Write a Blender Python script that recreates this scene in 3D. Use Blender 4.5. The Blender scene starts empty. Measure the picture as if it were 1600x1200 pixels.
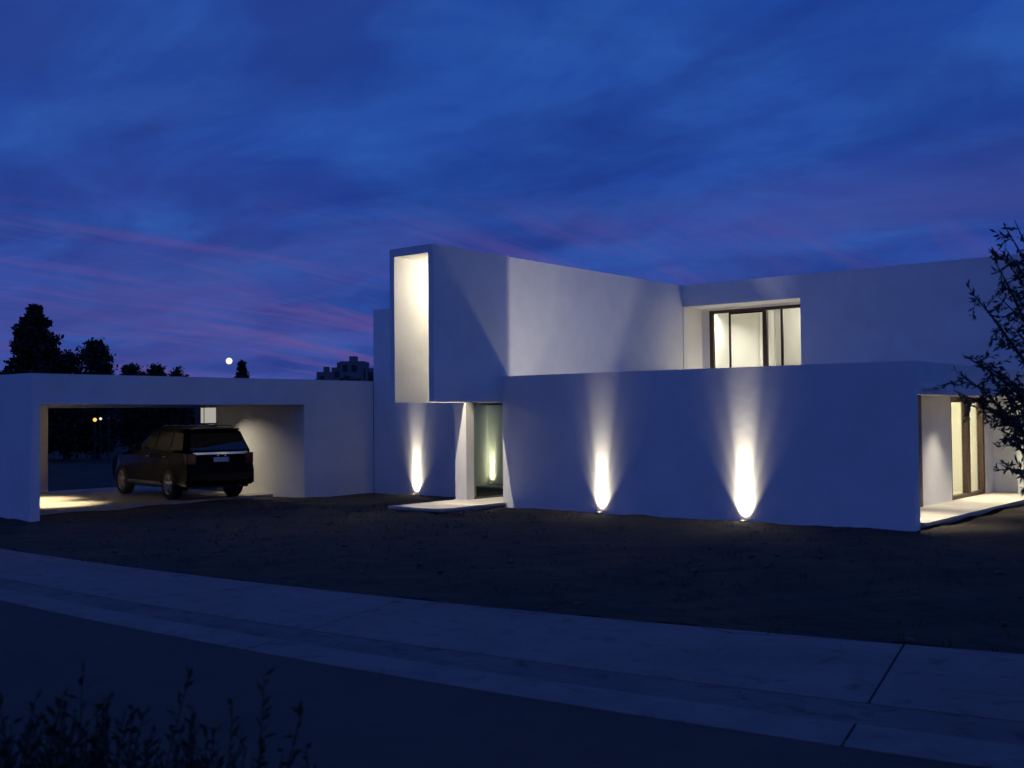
import bpy, bmesh, math, random
from mathutils import Vector, Matrix
random.seed(7)
S = bpy.context.scene
COL = S.collection
R = math.radians

# ------------------------------------------------------------------ camera
cam_d = bpy.data.cameras.new('camera')
cam = bpy.data.objects.new('camera', cam_d); COL.objects.link(cam)
cam_d.sensor_width = 36.0
cam_d.lens = 36.0 * 1715.57 / 1600.0
cam_d.clip_start = 0.05; cam_d.clip_end = 5000
rx, ux, fx = (0.77333, 0.633932, -0.009574), (0.025035, -0.015444, 0.999567), (-0.63351, 0.773235, 0.027814)
CAM = Vector((6.765, -19.344, 2.1))
cam.matrix_world = Matrix(((rx[0], ux[0], -fx[0], CAM.x), (rx[1], ux[1], -fx[1], CAM.y),
                           (rx[2], ux[2], -fx[2], CAM.z), (0, 0, 0, 1)))
cam_d.dof.use_dof = True; cam_d.dof.focus_distance = 22; cam_d.dof.aperture_fstop = 3.6
S.camera = cam
S.view_settings.view_transform = 'Standard'
S.view_settings.look = 'None'
S.view_settings.exposure = 0
S.view_settings.gamma = 1

# ------------------------------------------------------------------ world: dusk sky
W = bpy.data.worlds.new('World'); S.world = W; W.use_nodes = True
nt = W.node_tree; nt.nodes.clear()
def wn(t, **k):
    n = nt.nodes.new(t)
    for a, b in k.items(): setattr(n, a, b)
    return n
def wl(a, b): nt.links.new(a, b)
def wmath(op, a, b=None, clamp=False):
    n = wn('ShaderNodeMath', operation=op); n.use_clamp = clamp
    for i, v in enumerate((a, b)):
        if v is None: continue
        if isinstance(v, (int, float)): n.inputs[i].default_value = v
        else: wl(v, n.inputs[i])
    return n.outputs[0]
def wmix(fac, a, b):
    n = wn('ShaderNodeMix', data_type='RGBA')
    for i, v in ((0, fac), (6, a), (7, b)):
        if isinstance(v, (int, float)): n.inputs[i].default_value = v
        elif isinstance(v, tuple): n.inputs[i].default_value = v + (1,)
        else: wl(v, n.inputs[i])
    return n.outputs[2]
def wramp(v, stops):
    n = wn('ShaderNodeValToRGB')
    e = n.color_ramp.elements
    while len(e) < len(stops): e.new(0.5)
    for el, (p, c) in zip(e, stops):
        el.position = p; el.color = (c if len(c) == 4 else c + (1,)) if isinstance(c, tuple) else (c, c, c, 1)
    wl(v, n.inputs[0]); return n.outputs[0]
tc = wn('ShaderNodeTexCoord')
sep = wn('ShaderNodeSeparateXYZ'); wl(tc.outputs['Generated'], sep.inputs[0])
dx, dy, dz = sep.outputs
el = wmath('MAXIMUM', dz, 0.0)
base = wramp(el, [(0.0, (0.080, 0.068, 0.300)), (0.07, (0.060, 0.070, 0.320)), (0.13, (0.030, 0.064, 0.330)),
                  (0.22, (0.015, 0.057, 0.325)), (0.36, (0.011, 0.062, 0.345)), (1.0, (0.012, 0.062, 0.335))])
# cloud layer coordinates: directions projected on a flat layer overhead
den = wmath('ADD', el, 0.16)
px = wmath('DIVIDE', dx, den); py = wmath('DIVIDE', dy, den)
cmb = wn('ShaderNodeCombineXYZ'); wl(px, cmb.inputs[0]); wl(py, cmb.inputs[1])
def wnoise(rot, scale, sc, detail, rough, seed=0.0, dist=0.0):
    m = wn('ShaderNodeMapping'); m.inputs['Rotation'].default_value = (0, 0, R(rot))
    m.inputs['Scale'].default_value = scale; m.inputs['Location'].default_value = (seed, seed * .7, seed * .3)
    wl(cmb.outputs[0], m.inputs[0])
    n = wn('ShaderNodeTexNoise'); n.inputs['Scale'].default_value = sc
    n.inputs['Detail'].default_value = detail; n.inputs['Roughness'].default_value = rough
    n.inputs['Distortion'].default_value = dist
    wl(m.outputs[0], n.inputs['Vector']); return n.outputs[0]
mott = wnoise(20, (1, 1.5, 1), 2.1, 6, .58, 3.1, .5)
light = wramp(mott, [(0.36, 0.0), (0.64, 1.0)])
c1 = wmix(wmath('MULTIPLY', light, 0.75), base, (0.024, 0.100, 0.410))
dark = wramp(wnoise(-15, (1, 1.5, 1), 1.5, 5, .55, 9.3, .5), [(0.42, 0.0), (0.64, 1.0)])
c2 = wmix(wmath('MULTIPLY', dark, 0.7), c1, (0.011, 0.036, 0.225))
# pink afterglow streaks low in the sky
streak = wramp(wnoise(-6, (2.9, 0.40, 1), 1.6, 6, .62, 8.2, .9), [(0.47, 0.0), (0.65, 1.0)])
lowband = wramp(el, [(0.0, 0.55), (0.06, 1.0), (0.15, 0.55), (0.20, 0.0)])
leftw = wramp(wmath('ADD', wmath('MULTIPLY', dx, -0.5), 0.5), [(0.62, 0.28), (0.86, 1.0)])
pink = wmath('MULTIPLY', wmath('MULTIPLY', streak, lowband), leftw)
c3 = wmix(wmath('MULTIPLY', pink, 0.66), c2, (0.150, 0.082, 0.285))
haze2 = wramp(wnoise(40, (0.6, 1.2, 1), 1.0, 3, .5, 14.2, .3), [(0.45, 0.0), (0.72, 1.0)])
hfade = wramp(el, [(0.0, 0.7), (0.15, 0.55), (0.24, 0.18), (0.4, 0.16)])
c4 = wmix(wmath('MULTIPLY', haze2, hfade), c3, (0.064, 0.074, 0.30))
# the sunset side (behind the photographer) keeps a little violet warmth
back = wramp(wmath('MULTIPLY', dy, -1.0), [(0.0, 0.0), (0.8, 1.0)])
c5 = wmix(wmath('MULTIPLY', back, 0.55), c4, (0.046, 0.074, 0.33))
sky = wn('ShaderNodeTexSky', sky_type='NISHITA'); sky.sun_disc = False
sky.sun_elevation = R(-4.0); sky.sun_rotation = R(190)
skm = wn('ShaderNodeMix', data_type='RGBA'); skm.blend_type = 'ADD'; skm.inputs[0].default_value = 0.05
wl(c5, skm.inputs[6]); wl(sky.outputs[0], skm.inputs[7])
bg = wn('ShaderNodeBackground'); bg.inputs[1].default_value = 1.0; wl(skm.outputs[2], bg.inputs[0])
wo = wn('ShaderNodeOutputWorld'); wl(bg.outputs[0], wo.inputs[0])

# ------------------------------------------------------------------ materials
def mat(name, color, rough=0.8, noise=None, bump=0.0, bscale=20.0, metal=0.0, coat=0.0, spec=0.5, detail=6.0, patch=None):
    m = bpy.data.materials.new(name); m.use_nodes = True
    t = m.node_tree; b = t.nodes['Principled BSDF']
    b.inputs['Base Color'].default_value = color + (1,)
    b.inputs['Roughness'].default_value = rough; b.inputs['Metallic'].default_value = metal
    b.inputs['Coat Weight'].default_value = coat; b.inputs['Specular IOR Level'].default_value = spec
    o = t.nodes.new('ShaderNodeTexCoord')
    if noise:
        sc, c2, lo, hi = noise
        n = t.nodes.new('ShaderNodeTexNoise'); n.inputs['Scale'].default_value = sc
        n.inputs['Detail'].default_value = detail; n.inputs['Roughness'].default_value = .62
        t.links.new(o.outputs['Object'], n.inputs['Vector'])
        r = t.nodes.new('ShaderNodeValToRGB')
        r.color_ramp.elements[0].position = lo; r.color_ramp.elements[0].color = color + (1,)
        r.color_ramp.elements[1].position = hi; r.color_ramp.elements[1].color = c2 + (1,)
        t.links.new(n.outputs[0], r.inputs[0]); t.links.new(r.outputs[0], b.inputs['Base Color'])
        if patch:          # separate stains or dirt with a shape of their own
            ps, pc, plo, phi = patch
            n3 = t.nodes.new('ShaderNodeTexNoise'); n3.inputs['Scale'].default_value = ps; n3.inputs['Detail'].default_value = 9
            n3.inputs['Roughness'].default_value = .68; n3.inputs['Distortion'].default_value = .4
            t.links.new(o.outputs['Object'], n3.inputs['Vector'])
            r3 = t.nodes.new('ShaderNodeValToRGB'); r3.color_ramp.elements[0].position = plo; r3.color_ramp.elements[1].position = phi
            t.links.new(n3.outputs[0], r3.inputs[0])
            x3 = t.nodes.new('ShaderNodeMix'); x3.data_type = 'RGBA'; t.links.new(r3.outputs[0], x3.inputs[0])
            t.links.new(r.outputs[0], x3.inputs[6]); x3.inputs[7].default_value = pc + (1,)
            t.links.new(x3.outputs[2], b.inputs['Base Color'])
    if bump:
        n2 = t.nodes.new('ShaderNodeTexNoise'); n2.inputs['Scale'].default_value = bscale
        n2.inputs['Detail'].default_value = 5
        t.links.new(o.outputs['Object'], n2.inputs['Vector'])
        bp = t.nodes.new('ShaderNodeBump'); bp.inputs['Strength'].default_value = bump
        bp.inputs['Distance'].default_value = 0.02
        t.links.new(n2.outputs[0], bp.inputs['Height']); t.links.new(bp.outputs[0], b.inputs['Normal'])
    return m
def emit(name, color, strength):
    m = bpy.data.materials.new(name); m.use_nodes = True
    t = m.node_tree; t.nodes.clear()
    e = t.nodes.new('ShaderNodeEmission'); e.inputs[0].default_value = color + (1,); e.inputs[1].default_value = strength
    o = t.nodes.new('ShaderNodeOutputMaterial'); t.links.new(e.outputs[0], o.inputs[0]); return m
def glass(name, tint, refl=1.0):
    m = bpy.data.materials.new(name); m.use_nodes = True
    t = m.node_tree; t.nodes.clear()
    tr = t.nodes.new('ShaderNodeBsdfTransparent'); tr.inputs[0].default_value = tint + (1,)
    gl = t.nodes.new('ShaderNodeBsdfGlossy'); gl.inputs['Roughness'].default_value = 0.01
    lw = t.nodes.new('ShaderNodeLayerWeight'); lw.inputs[0].default_value = .5
    fr = t.nodes.new('ShaderNodeMath'); fr.operation = 'POWER'; fr.inputs[1].default_value = 3.0
    t.links.new(lw.outputs['Facing'], fr.inputs[0])
    mu = t.nodes.new('ShaderNodeMath'); mu.operation = 'MULTIPLY'; mu.inputs[1].default_value = refl
    t.links.new(fr.outputs[0], mu.inputs[0])
    mx = t.nodes.new('ShaderNodeMixShader'); t.links.new(mu.outputs[0], mx.inputs[0])
    t.links.new(tr.outputs[0], mx.inputs[1]); t.links.new(gl.outputs[0], mx.inputs[2])
    o = t.nodes.new('ShaderNodeOutputMaterial'); t.links.new(mx.outputs[0], o.inputs[0]); return m

M = dict(
    render=mat('white_render', (0.80, 0.80, 0.79), .9, (0.9, (0.72, 0.72, 0.71), .42, .68), .08, 6),
    plaster=mat('interior_plaster', (0.82, 0.81, 0.77), .9, (1.3, (0.76, 0.75, 0.71), .4, .7), .05, 30),
    floor=mat('pale_floor', (0.62, 0.58, 0.50), .45, (3, (0.52, 0.48, 0.41), .4, .65)),
    slab=mat('porch_stone', (0.62, 0.58, 0.50), .7, (2.2, (0.52, 0.48, 0.41), .4, .65), .15, 30),
    drive=mat('carport_concrete', (0.46, 0.42, 0.34), .75, (0.9, (0.30, 0.27, 0.22), .38, .68), .3, 14),
    soil=mat('bare_soil', (0.042, 0.031, 0.014), 1.0, (0.55, (0.020, 0.015, 0.007), .36, .66), 1.0, 5, detail=10, patch=(2.4, (0.014, 0.011, 0.006), .50, .62)),
    walk=mat('old_concrete', (0.275, 0.190, 0.172), .9, (0.8, (0.195, 0.140, 0.126), .36, .70), .6, 14, detail=12, patch=(3.1, (0.085, 0.070, 0.056), .54, .74)),
    gutter=mat('dirty_concrete', (0.200, 0.142, 0.128), .95, (1.3, (0.14, 0.10, 0.09), .4, .7), .6, 14, detail=12, patch=(3.6, (0.055, 0.045, 0.035), .52, .72)),
    kerb=mat('kerb_concrete', (0.262, 0.186, 0.168), .9, (1.6, (0.19, 0.138, 0.124), .38, .7), .6, 14, detail=12, patch=(3.0, (0.085, 0.07, 0.056), .55, .75)),
    road=mat('asphalt', (0.100, 0.064, 0.046), .9, (0.7, (0.060, 0.040, 0.031), .38, .68), .6, 60, detail=10),
    frame=mat('brown_frame', (0.058, 0.027, 0.017), .5, (12, (0.04, 0.019, 0.012), .4, .6)),
    grey=mat('grey_metal', (0.32, 0.32, 0.32), .4, (20, (0.26, 0.26, 0.26), .4, .6), metal=.8),
    glass=glass('clear_glass', (0.95, 0.965, 0.94)),
    gglass=glass('green_glass', (0.82, 0.89, 0.79), 1.0),
    paint=mat('black_car_paint', (0.004, 0.004, 0.004), .26, (40, (0.003, 0.003, 0.0035), .4, .6), spec=.09),
    cglass=mat('tinted_car_glass', (0.006, 0.007, 0.009), .04, (3, (0.005, 0.005, 0.007), .4, .6), spec=.8),
    rubber=mat('tyre_rubber', (0.018, 0.018, 0.018), .85, (30, (0.012, 0.012, 0.012), .4, .6)),
    alloy=mat('alloy', (0.62, 0.60, 0.56), .42, (25, (0.5, 0.48, 0.45), .4, .6), metal=.25),
    chrome=mat('chrome', (0.75, 0.75, 0.76), .12, (25, (0.68, 0.68, 0.69), .4, .6), metal=1.0),
    trim=mat('black_trim', (0.02, 0.02, 0.02), .6, (25, (0.014, 0.014, 0.014), .4, .6)),
    lamp_red=mat('red_tail_glass', (0.10, 0.005, 0.007), .2, (25, (0.07, 0.003, 0.004), .4, .6), spec=.3),
    plate=mat('number_plate', (0.62, 0.62, 0.60), .5, (9, (0.52, 0.52, 0.5), .4, .6)),
    bark=mat('bark', (0.075, 0.06, 0.045), .95, (9, (0.035, 0.028, 0.02), .35, .65), .8, 25),
    leaf=mat('dark_leaf', (0.030, 0.042, 0.020), .7, (1.2, (0.016, 0.022, 0.012), .35, .65)),
    olive=mat('olive_leaf', (0.050, 0.060, 0.040), .6, (3, (0.030, 0.037, 0.024), .35, .65)),
    weed=mat('weed_leaf', (0.040, 0.043, 0.016), .75, (4, (0.022, 0.022, 0.010), .35, .65)),
    straw=mat('dry_grass', (0.10, 0.080, 0.045), .9, (4, (0.05, 0.042, 0.026), .35, .65)),
    stone=mat('clod', (0.12, 0.105, 0.085), .95, (4, (0.06, 0.05, 0.04), .35, .65), .5, 20),
    far_wall=mat('distant_render', (0.20, 0.20, 0.21), .9, (0.1, (0.15, 0.15, 0.16), .4, .65)),
    far_dark=mat('distant_window', (0.03, 0.035, 0.05), .5, (0.3, (0.02, 0.02, 0.03), .4, .65)),
    nb_wall=mat('neighbour_render', (0.10, 0.09, 0.08), .9, (0.5, (0.07, 0.065, 0.06), .4, .65)),
)
WARM = (1.0, 0.88, 0.66); WARM2 = (1.0, 0.82, 0.52)
M['lens'] = emit('uplight_glow', (1.0, 0.80, 0.48), 14)
M['bulb'] = emit('lamp_glow', (1.0, 0.86, 0.58), 12)
M['moon'] = emit('moon_glow', (1.0, 0.80, 0.52), 1.6)
M['orange'] = emit('sodium_glow', (1.0, 0.46, 0.14), 1.6)
M['cool'] = emit('far_white_glow', (0.95, 0.92, 0.8), 1.1)
M['litwin'] = emit('lit_window', (0.80, 0.76, 0.66), 0.50)

# ------------------------------------------------------------------ helpers
def obj(name, bm, m, parent=None, smooth=False):
    me = bpy.data.meshes.new(name)
    if isinstance(bm, tuple): me.from_pydata(bm[0], [], bm[1]); me.update()
    else:
        bmesh.ops.recalc_face_normals(bm, faces=bm.faces[:]); bm.to_mesh(me); bm.free()
    me.materials.append(m)
    if smooth:
        for p in me.polygons: p.use_smooth = True
    o = bpy.data.objects.new(name, me); COL.objects.link(o)
    if parent: o.parent = parent; o.matrix_parent_inverse = parent.matrix_world.inverted()
    return o
def tag(o, label=None, cat=None, group=None, kind=None):
    for k, v in (('label', label), ('category', cat), ('group', group), ('kind', kind)):
        if v: o[k] = v
    return o
def thing(name, label, cat, loc=(0, 0, 0), rz=0, group=None):
    o = bpy.data.objects.new(name, None); COL.objects.link(o)
    o.matrix_world = Matrix.Translation(loc) @ Matrix.Rotation(rz, 4, 'Z')
    o.empty_display_size = .2
    return tag(o, label, cat, group)
def lobj(name, bm, m, parent, smooth=False):      # geometry given in the parent's own coordinates
    o = obj(name, bm, m, None, smooth); o.parent = parent; return o
def bx(bm, x0, x1, y0, y1, z0, z1):
    vs = [bm.verts.new((x, y, z)) for x in (x0, x1) for y in (y0, y1) for z in (z0, z1)]
    for f in ((0, 1, 3, 2), (4, 6, 7, 5), (0, 4, 5, 1), (2, 3, 7, 6), (0, 2, 6, 4), (1, 5, 7, 3)):
        bm.faces.new([vs[i] for i in f])
    return bm
def BX(*a): 
    bm = bmesh.new()
    for b in (a if isinstance(a[0], tuple) else (a,)): bx(bm, *b)
    return bm
def bevel(bm, w, seg=2):
    bmesh.ops.remove_doubles(bm, verts=bm.verts[:], dist=1e-5)
    bmesh.ops.bevel(bm, geom=bm.edges[:], offset=w, segments=seg, affect='EDGES', profile=.5); return bm
def tube(bm, pts, rad, n=8, caps=True):
    rings = []
    for i, p in enumerate(pts):
        p = Vector(p); d = (Vector(pts[min(i + 1, len(pts) - 1)]) - Vector(pts[max(i - 1, 0)])).normalized()
        a = d.orthogonal().normalized(); b = d.cross(a); r = rad[i] if isinstance(rad, (list, tuple)) else rad
        rings.append([bm.verts.new(p + a * (r * math.cos(2 * math.pi * k / n)) + b * (r * math.sin(2 * math.pi * k / n))) for k in range(n)])
    for u, v in zip(rings, rings[1:]):
        # align to avoid twisting
        k0 = min(range(n), key=lambda k: (v[k].co - u[0].co).length)
        for k in range(n): bm.faces.new((u[k], u[(k + 1) % n], v[(k0 + k + 1) % n], v[(k0 + k) % n]))
    if caps: bm.faces.new(rings[0]); bm.faces.new(rings[-1])
    return bm
def lathe(bm, prof, n=24, axis='Z', c=(0, 0, 0), caps=True):
    rings = []
    for r, h in prof:
        ring = []
        for k in range(n):
            a = 2 * math.pi * k / n; x, y = r * math.cos(a), r * math.sin(a)
            v = (x, y, h) if axis == 'Z' else (x, h, y)
            ring.append(bm.verts.new(Vector(v) + Vector(c)))
        rings.append(ring)
    for u, v in zip(rings, rings[1:]):
        for k in range(n): bm.faces.new((u[k], u[(k + 1) % n], v[(k + 1) % n], v[k]))
    if caps and prof[0][0] > 1e-4: bm.faces.new(rings[0])
    if caps and prof[-1][0] > 1e-4: bm.faces.new(rings[-1])
    return bm
def spot(name, loc, aim, power, size, blend, color, parent=None, radius=.03):
    d = bpy.data.lights.new(name, 'SPOT'); d.energy = power; d.spot_size = R(size); d.spot_blend = blend
    d.color = color; d.shadow_soft_size = radius
    o = bpy.data.objects.new(name, d); COL.objects.link(o)
    q = (Vector(aim) - Vector(loc)).to_track_quat('-Z', 'Y')
    o.matrix_world = Matrix.Translation(loc) @ q.to_matrix().to_4x4()
    if parent: o.parent = parent; o.matrix_parent_inverse = parent.matrix_world.inverted()
    return o
def point(name, loc, power, color, parent=None, radius=.08):
    d = bpy.data.lights.new(name, 'POINT'); d.energy = power; d.color = color; d.shadow_soft_size = radius
    o = bpy.data.objects.new(name, d); COL.objects.link(o); o.location = loc
    if parent: o.parent = parent; o.matrix_parent_inverse = parent.matrix_world.inverted()
    return o

# ------------------------------------------------------------------ ground, road, sidewalk
def fy(x, off):           # gently curving line of the street, offset towards the road
    t = max(-12.0, min(7.0, x)); k1 = .16 - .029 * min(off, 3.1)
    y = -10.03 - off + k1 * t + .0083 * t * t
    return y + (max(-60, min(60, x)) - t) * (k1 + .0166 * t)
def ribbon(o0, o1, z, x0=-60, x1=60, n=120, th=0.0):
    V, F = [], []
    for i in range(n + 1):
        x = x0 + (x1 - x0) * i / n          # joints lie square to the street
        V += [(x + .25 * o0, fy(x + .25 * o0, o0), z), (x + .25 * o1, fy(x + .25 * o1, o1), z)]
    for i in range(n): F.append((2 * i, 2 * i + 1, 2 * i + 3, 2 * i + 2))
    if th:
        k = len(V); V += [(a, b, c - th) for a, b, c in V]
        for i in range(n):
            F.append((2 * i, 2 * i + 2, k + 2 * i + 2, k + 2 * i)); F.append((2 * i + 1, k + 2 * i + 1, k + 2 * i + 3, 2 * i + 3))
        F += [(0, k, k + 1, 1), (2 * n, 2 * n + 1, k + 2 * n + 1, k + 2 * n)]
    return V, F
g = bmesh.new()
big = [g.verts.new(p) for p in ((-2500, -2500, -.16), (2500, -2500, -.16), (2500, 2500, -.16), (-2500, 2500, -.16))]
g.faces.new(big)
tag(obj('ground', g, M['soil']), kind='structure')
# uneven bare yard between sidewalk and house
V, F = [], []
nx, ny = 420, 80
def nz(x, y):
    return (math.sin(x * 1.7 + 1.3 * math.sin(y * .9)) * math.sin(y * 2.1 + .7 * math.sin(x * 1.1)) * .028
            + math.sin(x * 5.3 + y * 2.2) * math.sin(y * 6.1 - x * 1.4) * .012)
for j in range(ny + 1):
    for i in range(nx + 1):
        x = -42 + 68 * i / nx; a = fy(x, 0) + (.07 * math.sin(x * 2.3) + .06 * math.sin(x * 5.9 + 1) + random.uniform(-.05, .05) - .05) * (j == 0); b = 30.0
        s = j / ny; s2 = s ** 2.0; y = a + (b - a) * s2
        ed = min(1, (y - a) / .8)
        V.append((x, y, -.012 + nz(x, y) * ed + (.02 if ed < 1 and j == 0 else 0) + random.uniform(-.006, .006) * ed))
for j in range(ny):
    for i in range(nx):
        k = j * (nx + 1) + i; F.append((k, k + 1, k + nx + 2, k + nx + 1))
yard = tag(obj('yard', (V, F), M['soil'], smooth=True), kind='structure')
tag(obj('road', ribbon(2.9, 9.3, -.006), M['road']), kind='structure')
# sidewalk and kerb of separate cast lengths with open joints
cuts = [-58, -52, -46, -40, -34, -28.4, -23, -18.2, -12.9, -7.5, -2.2, 3.18, 8.5, 13.8, 19, 24, 30, 36, 44, 52]
def cast(o0, o1, z, jit):
    V, F = [], []
    for a, b in zip(cuts, cuts[1:]):
        k = len(V); ga = .010 if a == 3.18 else .005; gb = .010 if b == 3.18 else .005
        v, f = ribbon(o0, o1, z + random.uniform(-jit, jit), a + ga, b - gb, 8, .14)
        V += v; F += [tuple(q + k for q in p) for p in f]
    return V, F
tag(obj('sidewalk', cast(0.02, 2.05, .006, .002), M['walk']), kind='structure')
tag(obj('gutter_strip', ribbon(2.04, 2.56, -.001, th=.1), M['gutter']), kind='structure')
tag(obj('kerb', cast(2.56, 3.05, .004, .002), M['kerb']), kind='structure')
tag(obj('verge', ribbon(9.3, 16, -.06, th=.1), M['soil']), kind='structure')
tag(obj('driveway', BX(-23.3, -16.75, -7.83, -.74, -.1, .045), M['drive']), kind='structure')

# dry grass and clods over the yard
V, F = [], []
def blade(x, y, z, h, w, lean):
    a = random.uniform(0, 6.283); c, s = math.cos(a), math.sin(a); b = random.uniform(0, 6.283)
    lx, ly = math.cos(b) * lean, math.sin(b) * lean; k = len(V)
    V.extend([(x - c * w, y - s * w, z), (x + c * w, y + s * w, z), (x + lx * .4 + c * w * .6, y + ly * .4 + s * w * .6, z + h * .6),
              (x + lx, y + ly, z + h)]); F.append((k, k + 1, k + 2, k + 3))
for i in range(700):
    x = random.uniform(-24, 9); y = fy(x, 0) + random.uniform(0.0, 10.5)
    if y > -.6 or (x < -15.2 and y > -8.4): continue
    for _ in range(random.randint(3, 9)):
        blade(x + random.gauss(0, .09), y + random.gauss(0, .09), -.02, random.uniform(.03, .11), random.uniform(.003, .008), random.uniform(.02, .09))
tag(obj('dry_grass', (V, F), M['straw']), kind='stuff')
bm = bmesh.new()
for i in range(260):
    x = random.uniform(-15, 8); y = fy(x, 0) + random.uniform(.1, 9.5)
    if y > -.5 or (x < -15 and y > -8.3): continue
    r = random.choice((.015, .02, .03, .03, .05))
    q = bmesh.ops.create_icosphere(bm, subdivisions=1, radius=r)
    for v in q['verts']: v.co = Vector((x, y, r * .2)) + Vector((v.co.x * 1.3, v.co.y, v.co.z * .7)) * random.uniform(.75, 1.2)
tag(obj('soil_clods', bm, M['stone']), kind='stuff')

# ------------------------------------------------------------------ house
H = thing('modern_house', 'white flat roofed modern house with a projecting tall box over its entrance', 'house', (-5, 4, 0))
wl_ = M['render']
XR = -9.376
obj('front_wall', BX(XR, 0, 0, .25, -.1, 2.98), wl_, H)
obj('entrance_wall', BX((-15.42, -11.9, 1.7, 1.95, -.1, 5.03)), wl_, H)
obj('side_wall', BX((-15.42, -15.2, 1.95, 9, -.1, 5.03)), wl_, H)
obj('patio_wall', BX((-15.2, -10.69, 6.28, 6.5, -.1, 4.2)), wl_, H)
obj('patio_path', BX((-15.2, -11.0, 4.9, 5.5, -.05, .03)), M['slab'], H)
obj('entrance_pier', BX(-10.85, -10.5, 0, .28, -.1, 2.39), wl_, H)
tb = obj('entrance_box', BX((-10.69, -10.55, -2.28, .25, 2.39, 5.60), (-9.516, XR, -2.28, 0, 2.39, 5.60), (-9.516, XR, 0, .28, 2.982, 5.60),
                            (-10.69, XR, -2.28, .28, 5.60, 5.78), (-10.55, -9.516, 0, .25, 2.55, 5.60)), wl_, H)
obj('upper_wall', BX((-9.62, XR - .06, .28, 8.23, 2.55, 5.775), (-10.69, -10.5, .25, 12, 2.55, 5.775)), wl_, H)
obj('roof', BX((-10.5, -9.62, .28, 8.4, 5.55, 5.70), (-9.4, 11.9, 8.5, 14, 5.55, 5.70)), wl_, H)
obj('terrace_floor', BX(XR, -.25, .25, 9.3, 2.55, 2.72), M['slab'], H)
obj('side_beam', BX((-.25, 0, .25, 8.23, 2.39, 2.98)), wl_, H)
obj('passage_ceiling', BX((-10.55, XR - .06, .25, 7.6, 2.39, 2.55)), wl_, H)
obj('upper_wing', BX((-9.42, -5.83, 8.23, 8.5, 5.15, 5.776), (-5.83, 12, 8.23, 8.5, 2.60, 5.776), (11.75, 12, 8.5, 14, 2.60, 5.776)), wl_, H)
obj('ground_wall', BX((-1.1, 11.8, 8.6, 8.85, -.1, 2.598), (-1.35, -1.1, 7.98, 8.85, -.1, 2.545), (-1.35, -1.1, 3.6, 5.48, -.1, 2.545), (-1.35, -1.1, .25, 3.3, -.1, 2.545)), wl_, H)
obj('porch_slab', BX((-1.35, .10, .252, 8.598, .065, .12), (-1.35, -.06, .252, 8.598, -.1, .065)), M['slab'], H)
obj('porch_column', BX(-.42, -.30, 8.1, 8.22, .12, 2.545), wl_, H)
obj('entrance_slab', BX((-10.84, -9.28, -2.22, -.004, .05, .10), (-10.70, -9.42, -2.05, -.004, -.06, .05), (-10.5, -9.38, -.004, 6.2, -.06, .098)), M['slab'], H)
obj('wall_slot', BX(.0, .05, .48, 1.55, 2.485, 2.545), M['plaster'], H)
# rooms behind the glass
obj('interior_wall', BX((-3.6, -3.5, 9.4, 11.0, 2.72, 5.15), (-9.42, -3.5, 11.0, 11.15, 2.72, 5.15), (-9.6, -9.42, 8.23, 12, 2.55, 5.5),
                        (-9.42, -3.5, 8.5, 11.0, 5.15, 5.3), (-9.42, -9.17, 9.3, 9.42, 2.72, 5.15), (-9.17, -5.2, 9.3, 9.4, 5.09, 5.15),
                        (-5.7, -5.55, 3.4, 8.6, .1, 2.545), (-5.55, -1.35, 8.6, 8.75, .1, 2.545), (-5.55, -1.35, 3.25, 3.4, .1, 2.545), (-5.2, -4.9, 8.5, 9.3, 2.72, 5.15)), M['plaster'], H)
obj('interior_floor', BX((-5.55, -1.35, 3.4, 8.6, -.05, .115), (-9.42, -3.6, 9.31, 11, 2.5, 2.735)), M['floor'], H)
# terrace sliding window
w = obj('terrace_window', BX((-9.17, -9.05, 9.30, 9.40, 2.735, 5.09), (-9.05, -5.2, 9.30, 9.40, 5.00, 5.088), (-7.47, -7.34, 9.30, 9.40, 2.735, 5.00),
                             (-9.05, -5.2, 9.30, 9.40, 2.735, 2.80)), M['frame'], H)
obj('sash', BX((-8.56, -8.51, 9.345, 9.39, 2.80, 5.00), (-6.94, -6.87, 9.345, 9.39, 2.80, 5.00), (-8.51, -7.47, 9.35, 9.388, 4.95, 5.00)), M['frame'], w)
obj('pane', BX((-9.05, -7.47, 9.335, 9.342, 2.80, 5.00), (-7.34, -5.2, 9.335, 9.342, 2.80, 5.00)), M['glass'], w)
obj('curtain', (lambda n: ([(-8.35 + i * .02, 10.75 + .04 * math.sin(i * .55 + .6 * math.sin(i * .21)), z) for i in range(n) for z in (2.74, 5.12)],
                           [(2 * i, 2 * i + 2, 2 * i + 3, 2 * i + 1) for i in range(n - 1)]))(30), M['plaster'], H)
# porch sliding door
d = obj('porch_door', BX((-1.25, -1.12, 5.48, 5.60, .12, 2.40), (-1.25, -1.12, 7.86, 7.98, .12, 2.40), (-1.25, -1.12, 5.60, 7.86, 2.28, 2.40),
                         (-1.25, -1.12, 5.60, 7.86, .12, .20), (-1.25, -1.12, 6.72, 6.90, .20, 2.28)), M['frame'], H)
obj('lintel', BX(-1.35, -1.1, 5.48, 7.98, 2.402, 2.545), wl_, d)
obj('pane', BX((-1.20, -1.193, 5.60, 6.72, .20, 2.28), (-1.20, -1.193, 6.90, 7.86, .20, 2.28)), M['glass'], d)
obj('side_door', BX(-1.25, -1.09, 3.3, 3.6, .12, 2.545), M['frame'], H)
# entrance glass
eg = obj('entrance_glass', BX((-10.62, -10.56, .28, 5.0, 2.33, 2.39), (-10.62, -10.56, .28, 5.0, .10, .125)), M['grey'], H)
obj('pane', BX(-10.595, -10.585, .28, 5.0, .125, 2.33), M['gglass'], eg)

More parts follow.
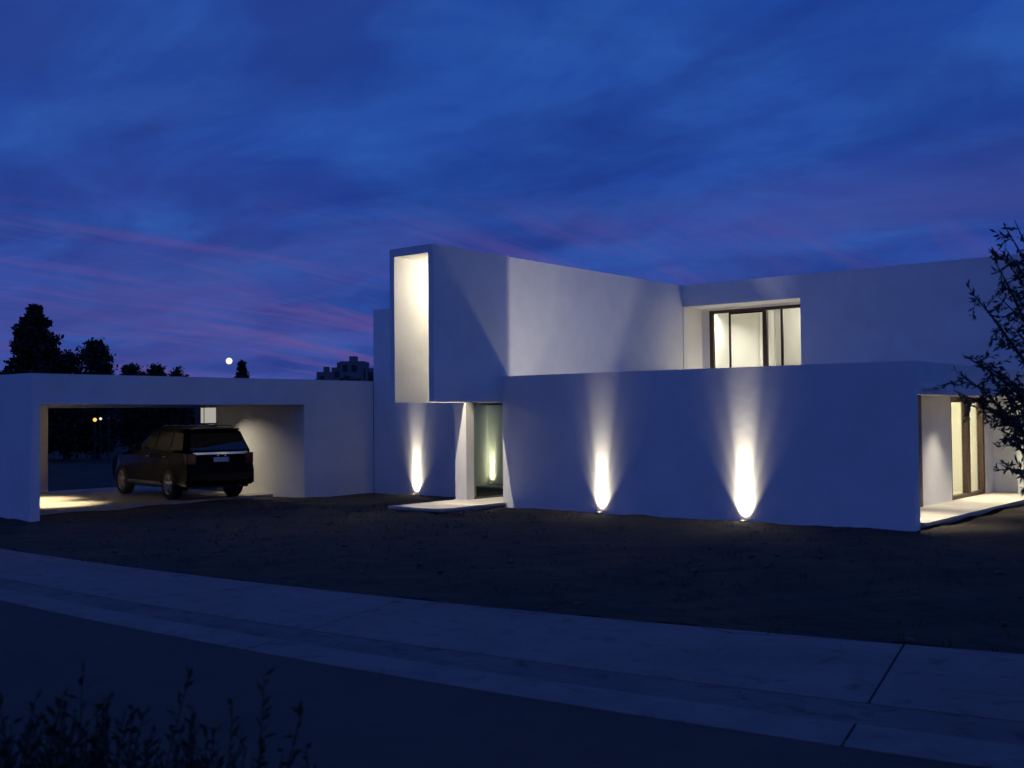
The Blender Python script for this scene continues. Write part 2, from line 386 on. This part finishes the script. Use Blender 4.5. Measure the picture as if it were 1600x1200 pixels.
# house lamps, with some unseen ones added for their light
def downlight(parent, x, y, z, power, size, blend, color=WARM, aim=None, glow=True, r=.05):
    bm = bmesh.new(); lathe(bm, [(r + .02, 0), (r + .02, -.012), (r, -.012), (r, -.004)], 20, 'Z', (x, y, z - .002))
    o = obj('ceiling_light', bm, M['grey'], parent)
    bm = bmesh.new(); lathe(bm, [(r * .9, -.016), (r * .9, -.02)], 20, 'Z', (x, y, z)); obj('bulb', bm, M['bulb'], o)
    spot('downlight_beam', (x, y, z - .03), aim or (x, y, 0), power, size, blend, color, o)
    return o
# inside the box over the entrance
bm = bmesh.new(); lathe(bm, [(.09, 5.60), (.09, 5.52), (.075, 5.52)], 20, 'Z', (-10.0, -1.0, -.002)); bl = obj('box_lamp', bm, M['grey'], H)
point('box_lamp_light', (-9.75, -.85, 5.05), 50, WARM, bl, .05)
spot('box_down_beam', (-10.0, -1.75, 4.95), (-10.0, 0, .8), 950, 33, .2, WARM, bl, .015)
spot('slab_beam', (-10.0, -1.45, 5.42), (-10.0, -1.45, 0), 750, 20, .6, WARM, bl, .03)
# porch
for yy, p in ((1.3, 420), (4.3, 260), (6.6, 380)):
    downlight(H, -.38, yy, 2.545, p, 84, 1.0)
# unseen passage ceiling light, added to brighten the patio behind the entrance glass
downlight(H, -10.0, 3.4, 2.39, 150, 165, 1.0, WARM, (-12.5, 4.4, .9))
# unseen uplight added in the terrace recess, in place of light from the window
rl = obj('recess_fill_light', BX(-8.0, -7.7, 9.05, 9.2, 2.722, 2.78), M['grey'], H)
spot('recess_fill_beam', (-7.85, 9.12, 2.83), (-8.1, 9.0, 5.1), 44, 165, .3, WARM, rl, .04)
# rooms
def room_lamp(x, y, z, power, color=WARM):
    bm = bmesh.new(); lathe(bm, [(.16, 0), (.17, -.05), (.10, -.09)], 24, 'Z', (x, y, z)); o = obj('room_lamp', bm, M['bulb'], H)
    point('room_light', (x, y, z - .25), power, color, o, .12)
room_lamp(-6.3, 10.0, 5.15, 42, (1, .94, .88))
wsh = downlight(H, -8.95, 9.85, 5.15, 190, 150, 1.0, (1, .94, .84), (-9.42, 9.9, 3.6))
room_lamp(-3.4, 6.3, 2.54, 450, (1.0, .92, .62))
# floodlight hidden behind the parapet; two unseen shutter plates added to shape its beam
LP = Vector((-5.2, .50, 2.84))
tl = obj('terrace_light', BX((LP.x - .05, LP.x + .10, LP.y - .08, LP.y + .08, 2.722, 2.80)), M['grey'], H)
def light_blocker(P1, P2, away):
    d1 = (Vector(P1) - LP).normalized(); d2 = (Vector(P2) - LP).normalized()
    a = LP + (d1 + (d1 - d2) * .6) * .13; b = LP + (d2 + (d2 - d1) * .6) * .13; w = Vector(away) * .30
    return obj('light_blocker', ([tuple(v) for v in (a, b, b + w, a + w)], [(0, 1, 2, 3)]), M['trim'], tl)
light_blocker((XR - .06, .285, 2.9), (XR - .06, .285, 5.77), (.05, -.45, 0))
light_blocker((XR - .06, 4.59, 3.21), (XR - .06, 6.05, 5.69), (.35, 1, -.25))
spot('terrace_beam', LP, (XR, 2.4, 4.0), 225, 120, .3, (1, .92, .76), tl, .005)
spot('parapet_beam', (-7.0, .44, 2.76), (XR, -1.0, 5.6), 20, 120, .3, (1, .93, .80), tl, .02)  # unseen weak lamp added for the dim wash on the box side

# ------------------------------------------------------------------ ground uplights
def uplight(x, y, label, power, aim=(0, .10), wide=.10, z=.0, wa=84):
    t = thing('ground_uplight', label, 'uplight', (x, y, z), 0, 'ground uplights along the walls')
    bm = bmesh.new(); lathe(bm, [(.075, -.05), (.075, .015), (.055, .02), (.055, .006)], 24); lobj('housing', bm, M['grey'], t)
    bm = bmesh.new(); lathe(bm, [(.05, .004), (.03, .014), (0.0005, .018)], 24); lobj('lens', bm, M['lens'], t)
    L = (x, y, z + .04)
    spot('core_beam', L, (x + aim[0], y + aim[1] * 2.9, z + 2.0), power * .95, 25, 1.0, WARM, t, .03)
    spot('mid_beam', L, (x + aim[0], y + aim[1] * 2.6, z + 2.0), power * .20, 46, 1.0, WARM, t, .03)
    spot('wide_beam', L, (x + aim[0], y + aim[1] * 2.2, z + .5), power * wide, wa, 1.0, WARM, t, .03)
    return t
uplight(-13.80, 1.60, 'small uplight glowing at the foot of the entrance wall left of the stone slab', 800, aim=(.03, .10))
uplight(-6.64, -.10, 'small uplight glowing at the foot of the long front wall, nearest to the doorway', 800, aim=(.02, .10))
uplight(-3.27, -.11, 'small uplight with the brightest beam on the front wall, nearest to the side porch', 1350, aim=(0, .11))
uplight(-15.02, 6.14, 'small uplight glowing in the patio behind the entrance glass', 300, aim=(-.04, .10), wide=.05)

# ------------------------------------------------------------------ carport
K = thing('carport', 'low white open carport with a thick flat roof beside the house', 'carport', (-19, -3, 0))
obj('end_wall', BX(-23.3, -15.44, -8.04, -7.83, -.1, 3.06), wl_, K)
obj('roof', BX((-15.69, -15.44, -7.83, 1.698, 2.41, 3.058), (-23.3, -23.07, -7.83, 1.698, 2.41, 3.058), (-23.07, -15.69, 1.45, 1.698, 2.41, 3.058), (-23.07, -15.69, -7.83, 1.45, 2.52, 2.95)), wl_, K)
obj('side_wall', BX((-15.69, -15.44, -.74, 1.698, -.1, 2.41), (-19.2, -15.69, -.74, -.5, -.1, 2.52)), wl_, K)
obj('back_wall', BX(-23.3, -23.07, -7.83, -3.64, -.1, 2.41), wl_, K)
downlight(K, -20.5, -5.4, 2.52, 1000, 60, .9, WARM2)
downlight(K, -18.6, -5.9, 2.52, 950, 62, .9, WARM2)
downlight(K, -18.7, -1.75, 2.52, 190, 88, 1.0, (1, .86, .64), (-17.1, -1.05, 0))

# ------------------------------------------------------------------ parked SUV
def make_suv(loc, rz):
    t = thing('parked_suv', 'black sport utility vehicle parked under the carport with its tail facing out', 'car', loc, rz)
    # local: +x forward, rear axle at x=0
    RA, FA, WR = 0.0, 3.04, .39
    # lower body side outline with wheel arches
    def arc(cx, r, n=12):
        return [(cx + r * math.cos(a), .37 + r * math.sin(a)) for a in [math.pi - math.pi * k / n for k in range(n + 1)]]
    low = [(-.98, .42)] + [(-.95, .36)] + [p for p in arc(RA, .47)] + [p for p in arc(FA, .47)] + [(3.85, .36), (3.98, .50), (4.0, .78), (3.92, 1.0), (3.55, 1.10), (2.55, 1.19),
           (2.3, 1.21), (-.85, 1.21), (-.97, 1.12), (-1.02, .9), (-1.06, .72), (-1.06, .50)]
    bm = bmesh.new()
    def half(y): return [bm.verts.new((x, y, z)) for x, z in low]
    ys = [(-.93, 0), (.93, 0)]
    A, B = half(-.93), half(.93)
    bm.faces.new(A); bm.faces.new(B[::-1])
    n = len(low)
    for i in range(n): bm.faces.new((A[i], B[i], B[(i + 1) % n], A[(i + 1) % n]))
    # tuck in the sides near the top and at the front
    for v in bm.verts:
        if v.co.z > 1.0: v.co.y *= .955
        if v.co.x > 3.5: v.co.y *= .90
        if v.co.x < -.9: v.co.y *= .965
    edges = [e for e in bm.edges if abs(e.verts[0].co.y - e.verts[1].co.y) < .2]
    bmesh.ops.bevel(bm, geom=edges, offset=.035, segments=2, affect='EDGES')
    body = lobj('body', bm, M['paint'], t)
    # greenhouse
    bm = bmesh.new()
    lo = [(-.93, 1.20), (2.28, 1.20)]; hi = [(-.66, 1.74), (-.2, 1.79), (.9, 1.80), (1.42, 1.74)]
    prof = [(-.93, 1.20), (-.66, 1.74), (-.2, 1.79), (.9, 1.80), (1.42, 1.74), (2.28, 1.20)]
    def wy(z): return .87 - (z - 1.2) * .30
    A = [bm.verts.new((x, -wy(z), z)) for x, z in prof]; B = [bm.verts.new((x, wy(z), z)) for x, z in prof]
    bm.faces.new(A); bm.faces.new(B[::-1])
    for i in range(6): bm.faces.new((A[i], B[i], B[(i + 1) % 6], A[(i + 1) % 6]))
    bmesh.ops.bevel(bm, geom=[e for e in bm.edges if max(e.verts[0].co.z, e.verts[1].co.z) > 1.3], offset=.05, segments=3, affect='EDGES')
    lobj('cabin', bm, M['paint'], t, True)
    # side windows
    for s in (-1, 1):
        for q in ([(-.70, 1.25), (-.52, 1.66), (.02, 1.69), (.02, 1.25)], [(.09, 1.25), (.09, 1.69), (.90, 1.69), (.98, 1.25)], [(1.05, 1.25), (.97, 1.69), (1.32, 1.67), (2.02, 1.25)]):
            bm = bmesh.new()
            o_ = [bm.verts.new((x, s * (wy(z) + .006), z)) for x, z in q]; i_ = [bm.verts.new((x, s * (wy(z) - .02), z)) for x, z in q]
            bm.faces.new(o_); bm.faces.new(i_[::-1])
            for k in range(4): bm.faces.new((o_[k], i_[k], i_[(k + 1) % 4], o_[(k + 1) % 4]))
            lobj('side_window', bm, M['cglass'], t)
    def slab(name, q, m, off, th=.02):       # panel lying on a plane of q, pushed out by off
        bm = bmesh.new(); p = [Vector(v) for v in q]; nn = (p[1] - p[0]).cross(p[2] - p[0]).normalized()
        a = [bm.verts.new(v + nn * off) for v in p]; b = [bm.verts.new(v - nn * th) for v in p]
        bm.faces.new(a); bm.faces.new(b[::-1]); k = len(p)
        for i in range(k): bm.faces.new((a[i], b[i], b[(i + 1) % k], a[(i + 1) % k]))
        return lobj(name, bm, m, t)
    slab('rear_window', [(-.915, .76, 1.235), (-.71, .66, 1.65), (-.71, -.66, 1.65), (-.915, -.76, 1.235)], M['cglass'], .012)
    slab('windscreen', [(2.24, -.79, 1.23), (1.50, -.66, 1.69), (1.50, .66, 1.69), (2.24, .79, 1.23)], M['cglass'], .012)
    bm = BX(-.80, -.52, -.62, .62, 1.735, 1.775); bevel(bm, .015); lobj('spoiler', bm, M['paint'], t)
    bm = BX(-1.015, -.955, -.72, .72, 1.13, 1.20); bevel(bm, .01); lobj('tailgate_bar', bm, M['chrome'], t)
    for s in (-1, 1):
        bm = BX((-1.03, -.80, s * .77 - .115, s * .77 + .115, .90, 1.17)); bevel(bm, .02); lobj('tail_lamp', bm, M['lamp_red'], t)
        bm = BX((-1.075, -1.0, s * .78 - .06, s * .78 + .06, .58, .64)); lobj('reflector', bm, M['lamp_red'], t)
        bm = BX((3.72, 3.955, s * .66 - .14, s * .66 + .14, .80, .95)); bevel(bm, .02); lobj('headlight', bm, M['chrome'], t)
        bm = bmesh.new(); tube(bm, [(-.45, s * .60, 1.785), (-.35, s * .60, 1.845), (.9, s * .60, 1.86), (1.15, s * .60, 1.80)], .016, 8); lobj('roof_rail', bm, M['chrome'], t, True)
        bm = BX((1.72, 1.90, s * 1.0 - .11, s * 1.0 + .11, 1.20, 1.36)); bevel(bm, .04, 3); mr = lobj('wing_mirror', bm, M['paint'], t)
        for xx in (.18, 1.22):
            bm = BX((xx, xx + .2, s * .905 - .02, s * .905 + .02, 1.06, 1.09)); bevel(bm, .008); lobj('door_handle', bm, M['chrome'], t)
        for a in (.04, 1.0, 1.95): lobj('door_seam', BX(a, a + .008, s * .93 - .004, s * .93 + .003, .48, 1.1), M['trim'], t)
        bm = BX((.5, 2.55, s * .93 - .05, s * .93 + .03, .36, .44)); bevel(bm, .015); lobj('side_sill', bm, M['grey'], t)
    for xx in (.0, .75):
        bm = bmesh.new(); tube(bm, [(xx, -.6, 1.85), (xx, .6, 1.85)], .014, 8); lobj('rack_bar', bm, M['chrome'], t, True)
    bm = BX(-1.09, -.96, -.86, .86, .46, .70); bevel(bm, .03); lobj('bumper', bm, M['paint'], t)
    pl = lobj('number_plate', BX(-1.052, -1.02, -.20, .20, .955, 1.065), M['plate'], t)
    for s in (-.10, .10):
        lobj('plate_lamp', BX(-1.06, -1.02, s - .02, s + .02, 1.09, 1.115), M['chrome'], t)
    lobj('underbody', BX(-.9, 3.8, -.80, .80, .30, .50), M['trim'], t)
    bm = bmesh.new(); tube(bm, [(-1.08, -.5, .34), (-.6, -.5, .36)], .03, 10); lobj('exhaust', bm, M['grey'], t)
    # wheels
    for cx in (RA, FA):
        for s in (-1, 1):
            wh = bpy.data.objects.new('wheel', None); COL.objects.link(wh); wh.parent = t; wh.location = (cx, s * .82, WR)
            bm = bmesh.new(); lathe(bm, [(.26, -.12), (.36, -.125), (.39, -.09), (.39, .09), (.36, .125), (.26, .12), (.25, .06), (.25, -.06), (.26, -.12)], 32, 'Y', caps=False)
            ty = lobj('tyre', bm, M['rubber'], wh, False)
            bm = bmesh.new(); lathe(bm, [(.27, s * .06), (.265, s * .115), (.24, s * .115), (.235, s * .05)], 32, 'Y', caps=False)
            lathe(bm, [(.07, s * .04), (.065, s * .10), (.03, s * .11)], 16, 'Y')
            for k in range(5):
                a = 2 * math.pi * k / 5 + .3; c, sn = math.cos(a), math.sin(a)
                pts = [(r * c - q * w_ * sn, r * sn + q * w_ * c) for r, w_ in ((.05, .045), (.25, .03)) for q in (-1, 1)]
                vs = [bm.verts.new((x, s * yy, z)) for yy in (.07, .105) for x, z in (pts[0], pts[1], pts[3], pts[2])]
                for f in ((0, 1, 2, 3), (4, 5, 6, 7), (0, 1, 5, 4), (1, 2, 6, 5), (2, 3, 7, 6), (3, 0, 4, 7)): bm.faces.new([vs[i] for i in f])
            lobj('rim', bm, M['alloy'], wh)
            bm = bmesh.new(); lathe(bm, [(.23, s * .03), (.23, s * .04)], 24, 'Y'); lobj('brake_disc', bm, M['trim'], wh)
    return t
make_suv((-17.2, -2.6, .045), R(170))

# ------------------------------------------------------------------ vegetation
def leaves(V, F, c, l, w, d=None):
    a = d if d else Vector((random.gauss(0, 1), random.gauss(0, 1), random.gauss(0, 1))).normalized()
    b = a.cross(Vector((random.gauss(0, 1), random.gauss(0, 1), random.gauss(0, 1)))).normalized()
    k = len(V); V.extend([tuple(c), tuple(c + a * l * .5 + b * w), tuple(c + a * l), tuple(c + a * l * .5 - b * w)]); F.append((k, k + 1, k + 2, k + 3))
def far_tree(x, y, h, w, shape, label, group='trees on the skyline beyond the carport', n=2600, name='tree'):
    t = thing(name, label, 'tree', (x, y, -.1), 0, group)
    bm = bmesh.new(); tube(bm, [(0, 0, 0), (.05, 0, h * .4), (0, .05, h * .85)], [h * .035, h * .025, h * .006], 8)
    for k in range(7):
        a = k * 2.4; z = h * (.25 + .07 * k); l = w * .32
        tube(bm, [(0, 0, z), (math.cos(a) * l, math.sin(a) * l, z + h * .09)], [h * .012, h * .004], 6)
    lobj('trunk', bm, M['bark'], t)
    V, F = [], []
    if shape == 'cone':
        prof = lambda s: (1 - s) ** .8 * (.75 + .25 * math.sin(s * 26)) + .03
        cl = None
    elif shape == 'tall':
        prof = lambda s: (1 - s) ** .7 * min(1, .7 + 1.2 * s) * (.92 + .16 * math.sin(s * 17)) * 1.12
    else:
        prof = lambda s: math.sqrt(max(0, 1 - (2 * s - .86) ** 2 / 1.32))
    lo = .08 * h
    clumps = []
    for k in range(260):
        s = random.random() ** 1.15; a = random.uniform(0, 6.283); r = prof(s) * w / 2 * random.choice((random.uniform(0, .6), random.uniform(.55, .9)))
        clumps.append((Vector((math.cos(a) * r, math.sin(a) * r, lo + s * (h - lo) * .96)), random.uniform(.08, .17) * w * ((1.05 - .85 * s) if shape in ('cone', 'tall') else 1)))
    for i in range(int(n * 3.2)):
        c, r = random.choice(clumps)
        p = c + Vector((random.gauss(0, 1), random.gauss(0, 1), random.gauss(0, .8))) * r * .5
        leaves(V, F, p, random.uniform(.05, .10) * (w * .5 + 1.2), random.uniform(.02, .036) * (w * .5 + 1.2))
    lobj('crown', (V, F), M['leaf'], t)
    return t
far_tree(-51.5, 10.6, 8.6, 5.4, 'tall', 'tallest dark tree at the far left, rising above the carport roof', n=5200)
far_tree(-50.0, 11.6, 5.9, 2.5, 'round', 'dark bush shaped tree leaning on the right side of the tallest tree', n=2200)
far_tree(-48.85, 12.6, 6.5, 2.5, 'cone2', 'rounded dark tree standing alone just right of the tallest tree', n=3600)
far_tree(-60.8, 22.1, 6.0, 2.4, 'round', 'low dark tree with a ragged top just right of the rounded tree')
far_tree(-59.9, 22.6, 5.3, 1.9, 'round', 'lowest dark tree between two low trees on the skyline')
far_tree(-59.8, 23.4, 6.0, 2.2, 'round', 'low dark tree with a domed top in the middle of the low trees')
far_tree(-58.3, 24.2, 5.7, 1.9, 'round', 'low dark tree at the right end of the row, nearest to the moon')
far_tree(-59.1, 30.0, 6.4, 3.4, 'cone', 'small pointed conifer standing alone under the moon', n=2600, name='conifer')
# a wood far off that reads as one dark mass beyond the carport
V, F = [], []
for i in range(9000):
    s = random.random(); x = -92 + 62 * s; y = 20 + 52 * s
    p = Vector((x + random.gauss(0, 1.5), y + random.gauss(0, 1.5), 0))
    top = 4.1 + .7 * math.sin(s * 31) + .4 * math.sin(s * 83)
    p.z = top * random.random() ** .7
    leaves(V, F, p, random.uniform(.5, 1.1), random.uniform(.2, .4))
tag(obj('distant_wood', (V, F), M['leaf']), kind='stuff')

# olive tree right of the house, only its left branches in the frame
t = thing('olive_tree', 'dark olive tree with thin drooping branches in front of the side porch', 'tree', (5.0, -10.45, -.02))
o = Vector((5.0, -10.45, 0))
bm = bmesh.new(); tube(bm, [(0, 0, 0), (.04, -.05, .6), (-.02, .03, 1.2), (.03, 0, 1.7)], [.13, .10, .085, .07], 10)
tips = [(4.56, -10.86, 3.50), (4.44, -10.97, 3.22), (4.45, -10.92, 2.95), (4.53, -10.83, 2.72), (4.22, -11.10, 2.40), (4.33, -11.0, 2.50), (4.36, -10.97, 2.16),
        (4.43, -10.91, 1.98), (4.45, -10.82, 2.30), (4.52, -10.86, 1.66), (4.40, -10.95, 2.33), (4.62, -10.80, 3.1), (4.50, -10.90, 3.3), (4.58, -10.8, 2.9), (4.60, -10.8, 2.45), (4.55, -10.8, 2.15)]
rnd = random.Random(5)
for k in range(30):
    a = rnd.uniform(0, 6.283); rr = rnd.uniform(.35, .95); z = rnd.uniform(1.6, 3.7)
    p = (5.25 + math.cos(a) * rr, -10.3 + math.sin(a) * rr, z)
    if math.cos(a) * -.77 + math.sin(a) * -.63 > .0: continue
    tips.append(p)
tips += [tuple(c + rnd.gauss(0, .085) for c in tp) for tp in tips[:16]]
V, F = [], []
for tp in tips:
    e = Vector(tp) - o; st = Vector((rnd.uniform(-.02, .05), rnd.uniform(-.03, .03), min(1.68, max(1.0, e.z - rnd.uniform(.4, 1.3)))))
    mid = st.lerp(e, .55) + Vector((0, 0, .12)) + Vector((rnd.gauss(0, .03), rnd.gauss(0, .03), 0)) 
    pts = [st, st.lerp(mid, .5) + Vector((0, 0, .05)), mid, mid.lerp(e, .6) + Vector((0, 0, .02)), e]
    tube(bm, pts, [.03, .022, .014, .008, .003], 6)
    for q in range(12):      # twigs with paired narrow leaves
        s = .40 + .60 * q / 12; b = pts[2].lerp(pts[4], max(0, (s - .45) / .55)) if s > .45 else pts[1].lerp(pts[2], s / .45)
        dr = Vector((rnd.gauss(0, 1), rnd.gauss(0, 1), rnd.gauss(-.1, .9))).normalized(); ln = rnd.uniform(.08, .20)
        en = b + dr * ln; tube(bm, [b, en], [.004, .0015], 4)
        for u in range(13):
            c = b.lerp(en, u / 12); dl = (dr + Vector((rnd.gauss(0, .7), rnd.gauss(0, .7), rnd.gauss(0, .7)))).normalized()
            random.seed(rnd.random()); leaves(V, F, c, rnd.uniform(.04, .075), rnd.uniform(.006, .011), dl)
lobj('trunk', bm, M['bark'], t); lobj('crown', (V, F), M['olive'], t)
random.seed(21)

# weeds on the near verge, bottom left
def weed(x, y, h, label, lean=(0, 0), n=9, spread=.20):
    t = thing('weed', label, 'plant', (x, y, -.06), 0, 'weeds on the near verge')
    bm = bmesh.new(); V, F = [], []
    for k in range(n):
        a = random.uniform(0, 6.283); s = random.uniform(.2, 1) * spread; hh = h * random.uniform(.5, .95) if k else h
        e = Vector((math.cos(a) * s + lean[0] * hh, math.sin(a) * s + lean[1] * hh, hh)); b = e * .12; b.z = 0
        m = b.lerp(e, .5) + Vector((random.gauss(0, .04), random.gauss(0, .04), .06))
        tube(bm, [b, m, e], [.006, .004, .0015], 5)
        for q in range(70):
            u = (q + 1) / 70; p = b.lerp(m, u * 2) if u < .5 else m.lerp(e, u * 2 - 1)
            d = Vector((random.gauss(0, .7), random.gauss(0, .7), random.uniform(.2, 1.3))).normalized()
            leaves(V, F, p, random.uniform(.035, .085) * (1.15 - u * .5), random.uniform(.004, .010), d)
    lobj('stem', bm, M['bark'], t); lobj('foliage', (V, F), M['weed'], t)
ws = [(3.50, -17.85, 1.40, 'leafy weed at the left edge of the verge'), (3.67, -17.72, 1.46, 'bushy upright weed, tallest of the left clump'),
      (3.80, -17.60, 1.38, 'leafy weed on the right flank of the tallest left clump'), (3.92, -17.50, 1.28, 'short weed filling the gap between the two taller clumps'),
      (4.02, -17.42, 1.43, 'thin weed with one long stalk leaning over the road'), (4.10, -17.36, 1.26, 'sparse weed just right of the long leaning stalk'),
      (4.20, -17.28, 1.17, 'low weed near the right end of the clump'), (4.30, -17.20, 1.10, 'lowest weed at the right end of the row'),
      (3.72, -17.95, 1.25, 'dense weed in front of the tallest clump'), (3.98, -17.72, 1.16, 'dense weed in front of the leaning stalk'),
      (3.58, -17.62, 1.26, 'weed set back behind the left edge of the clump'), (3.86, -17.78, 1.18, 'dense low weed in the middle of the clump, nearest to the camera'),
      (4.12, -17.55, 1.08, 'dense low weed in front of the sparse one'), (4.28, -17.42, .98, 'shortest weed, nearest to the bottom edge of the photo'), (4.42, -17.12, 1.02, 'small weed set apart at the right, beyond the lowest one')]
for i, (x, y, h, lb) in enumerate(ws):
    h *= .97
    weed(x, y, h, lb, (.05, .04) if i == 4 else (random.gauss(0, .03), random.gauss(0, .03)), 92 if i not in (4, 5) else 40, .34)

# ------------------------------------------------------------------ far things
m_ = bmesh.new(); bmesh.ops.create_uvsphere(m_, u_segments=24, v_segments=16, radius=6.6)
mo = obj('moon', m_, M['moon'], None, True); mo.location = CAM + Vector((-.80574, .59018, .0496)) * 2400
tag(mo, 'small bright round moon low above the carport roof', 'moon')
# apartment blocks on the horizon
def block(x, y, w, dp, h, label, ax):
    t = thing('apartment_building', label, 'building', (x, y, -.1), ax, 'apartment blocks on the horizon')
    lobj('wall', BX((-w / 2, w / 2, 0, dp, 0, h), (-w * .18, w * .12, dp * .3, dp * .6, h, h + 1.0)), M['far_wall'], t)
    for r_ in range(max(1, int(h / 2.6))):
        for c_ in range(max(1, int(w / 1.7))):
            if random.random() < .25: continue
            xx = -w / 2 + .55 + c_ * 1.65; zz = h - 1.9 - r_ * 2.6
            if zz < .3 or xx + .9 > w / 2: continue
            lobj('window', BX(xx, xx + .9, -.06, .1, zz, zz + 1.2), M['far_dark'], t)
AX = R(37)
block(-146.3, 113.6, 2.9, 5, 10.3, 'lowest distant apartment block at the left end of the group', AX)
block(-144.5, 115.1, 2.1, 5, 11.1, 'narrow distant apartment block second from the left', AX)
block(-142.4, 116.7, 4.4, 6, 12.2, 'tallest distant apartment block in the middle of the group', AX)
block(-138.3, 119.9, 5.6, 6, 10.9, 'wide distant apartment block beside the white house wall', AX)
# neighbour house with a lit window seen through the carport
t = thing('neighbour_house', 'low dark house with one pale lit window seen through the carport', 'house', (-44.22, 16.80, -.1), R(39))
lobj('wall', BX((-.9, 4.2, .05, 4, 0, 3.75)), M['nb_wall'], t)
lobj('roof', BX((-1.1, 4.4, -.15, 4.2, 3.75, 3.95)), M['nb_wall'], t)
wf = lobj('window', BX((-.62, -.56, -.02, .04, 1.9, 3.2), (-.40, -.36, -.02, .04, 1.9, 3.2), (.28, .34, -.02, .04, 1.9, 3.2), (-.62, .34, -.06, .04, 1.84, 1.9)), M['frame'], t)
p_ = lobj('pane', BX((-.56, -.40, .0, .03, 1.9, 3.2), (-.36, .28, .0, .03, 1.9, 3.2)), M['litwin'], wf)
# distant street lamps
def street_lamp(x, y, z, m, r, label):
    t = thing('street_lamp', label, 'street lamp', (x, y, -.1), 0, 'distant street lamps seen through the carport')
    bm = bmesh.new(); tube(bm, [(0, 0, 0), (0, 0, z + .1)], [.03, .02], 8); lobj('pole', bm, M['trim'], t)
    bm = bmesh.new(); bmesh.ops.create_uvsphere(bm, u_segments=16, v_segments=10, radius=r)
    for v in bm.verts: v.co.z += z + r + .1
    lobj('lamp_head', bm, m, t, True)
street_lamp(-39.64, 7.30, 1.96, M['orange'], .085, 'distant street lamp with an orange glow')
street_lamp(-39.43, 7.46, 2.03, M['cool'], .06, 'distant street lamp with a white glow beside the orange one')
street_lamp(-39.15, 7.70, 2.04, M['far_wall'], .06, 'faint distant street lamp right of the white one')
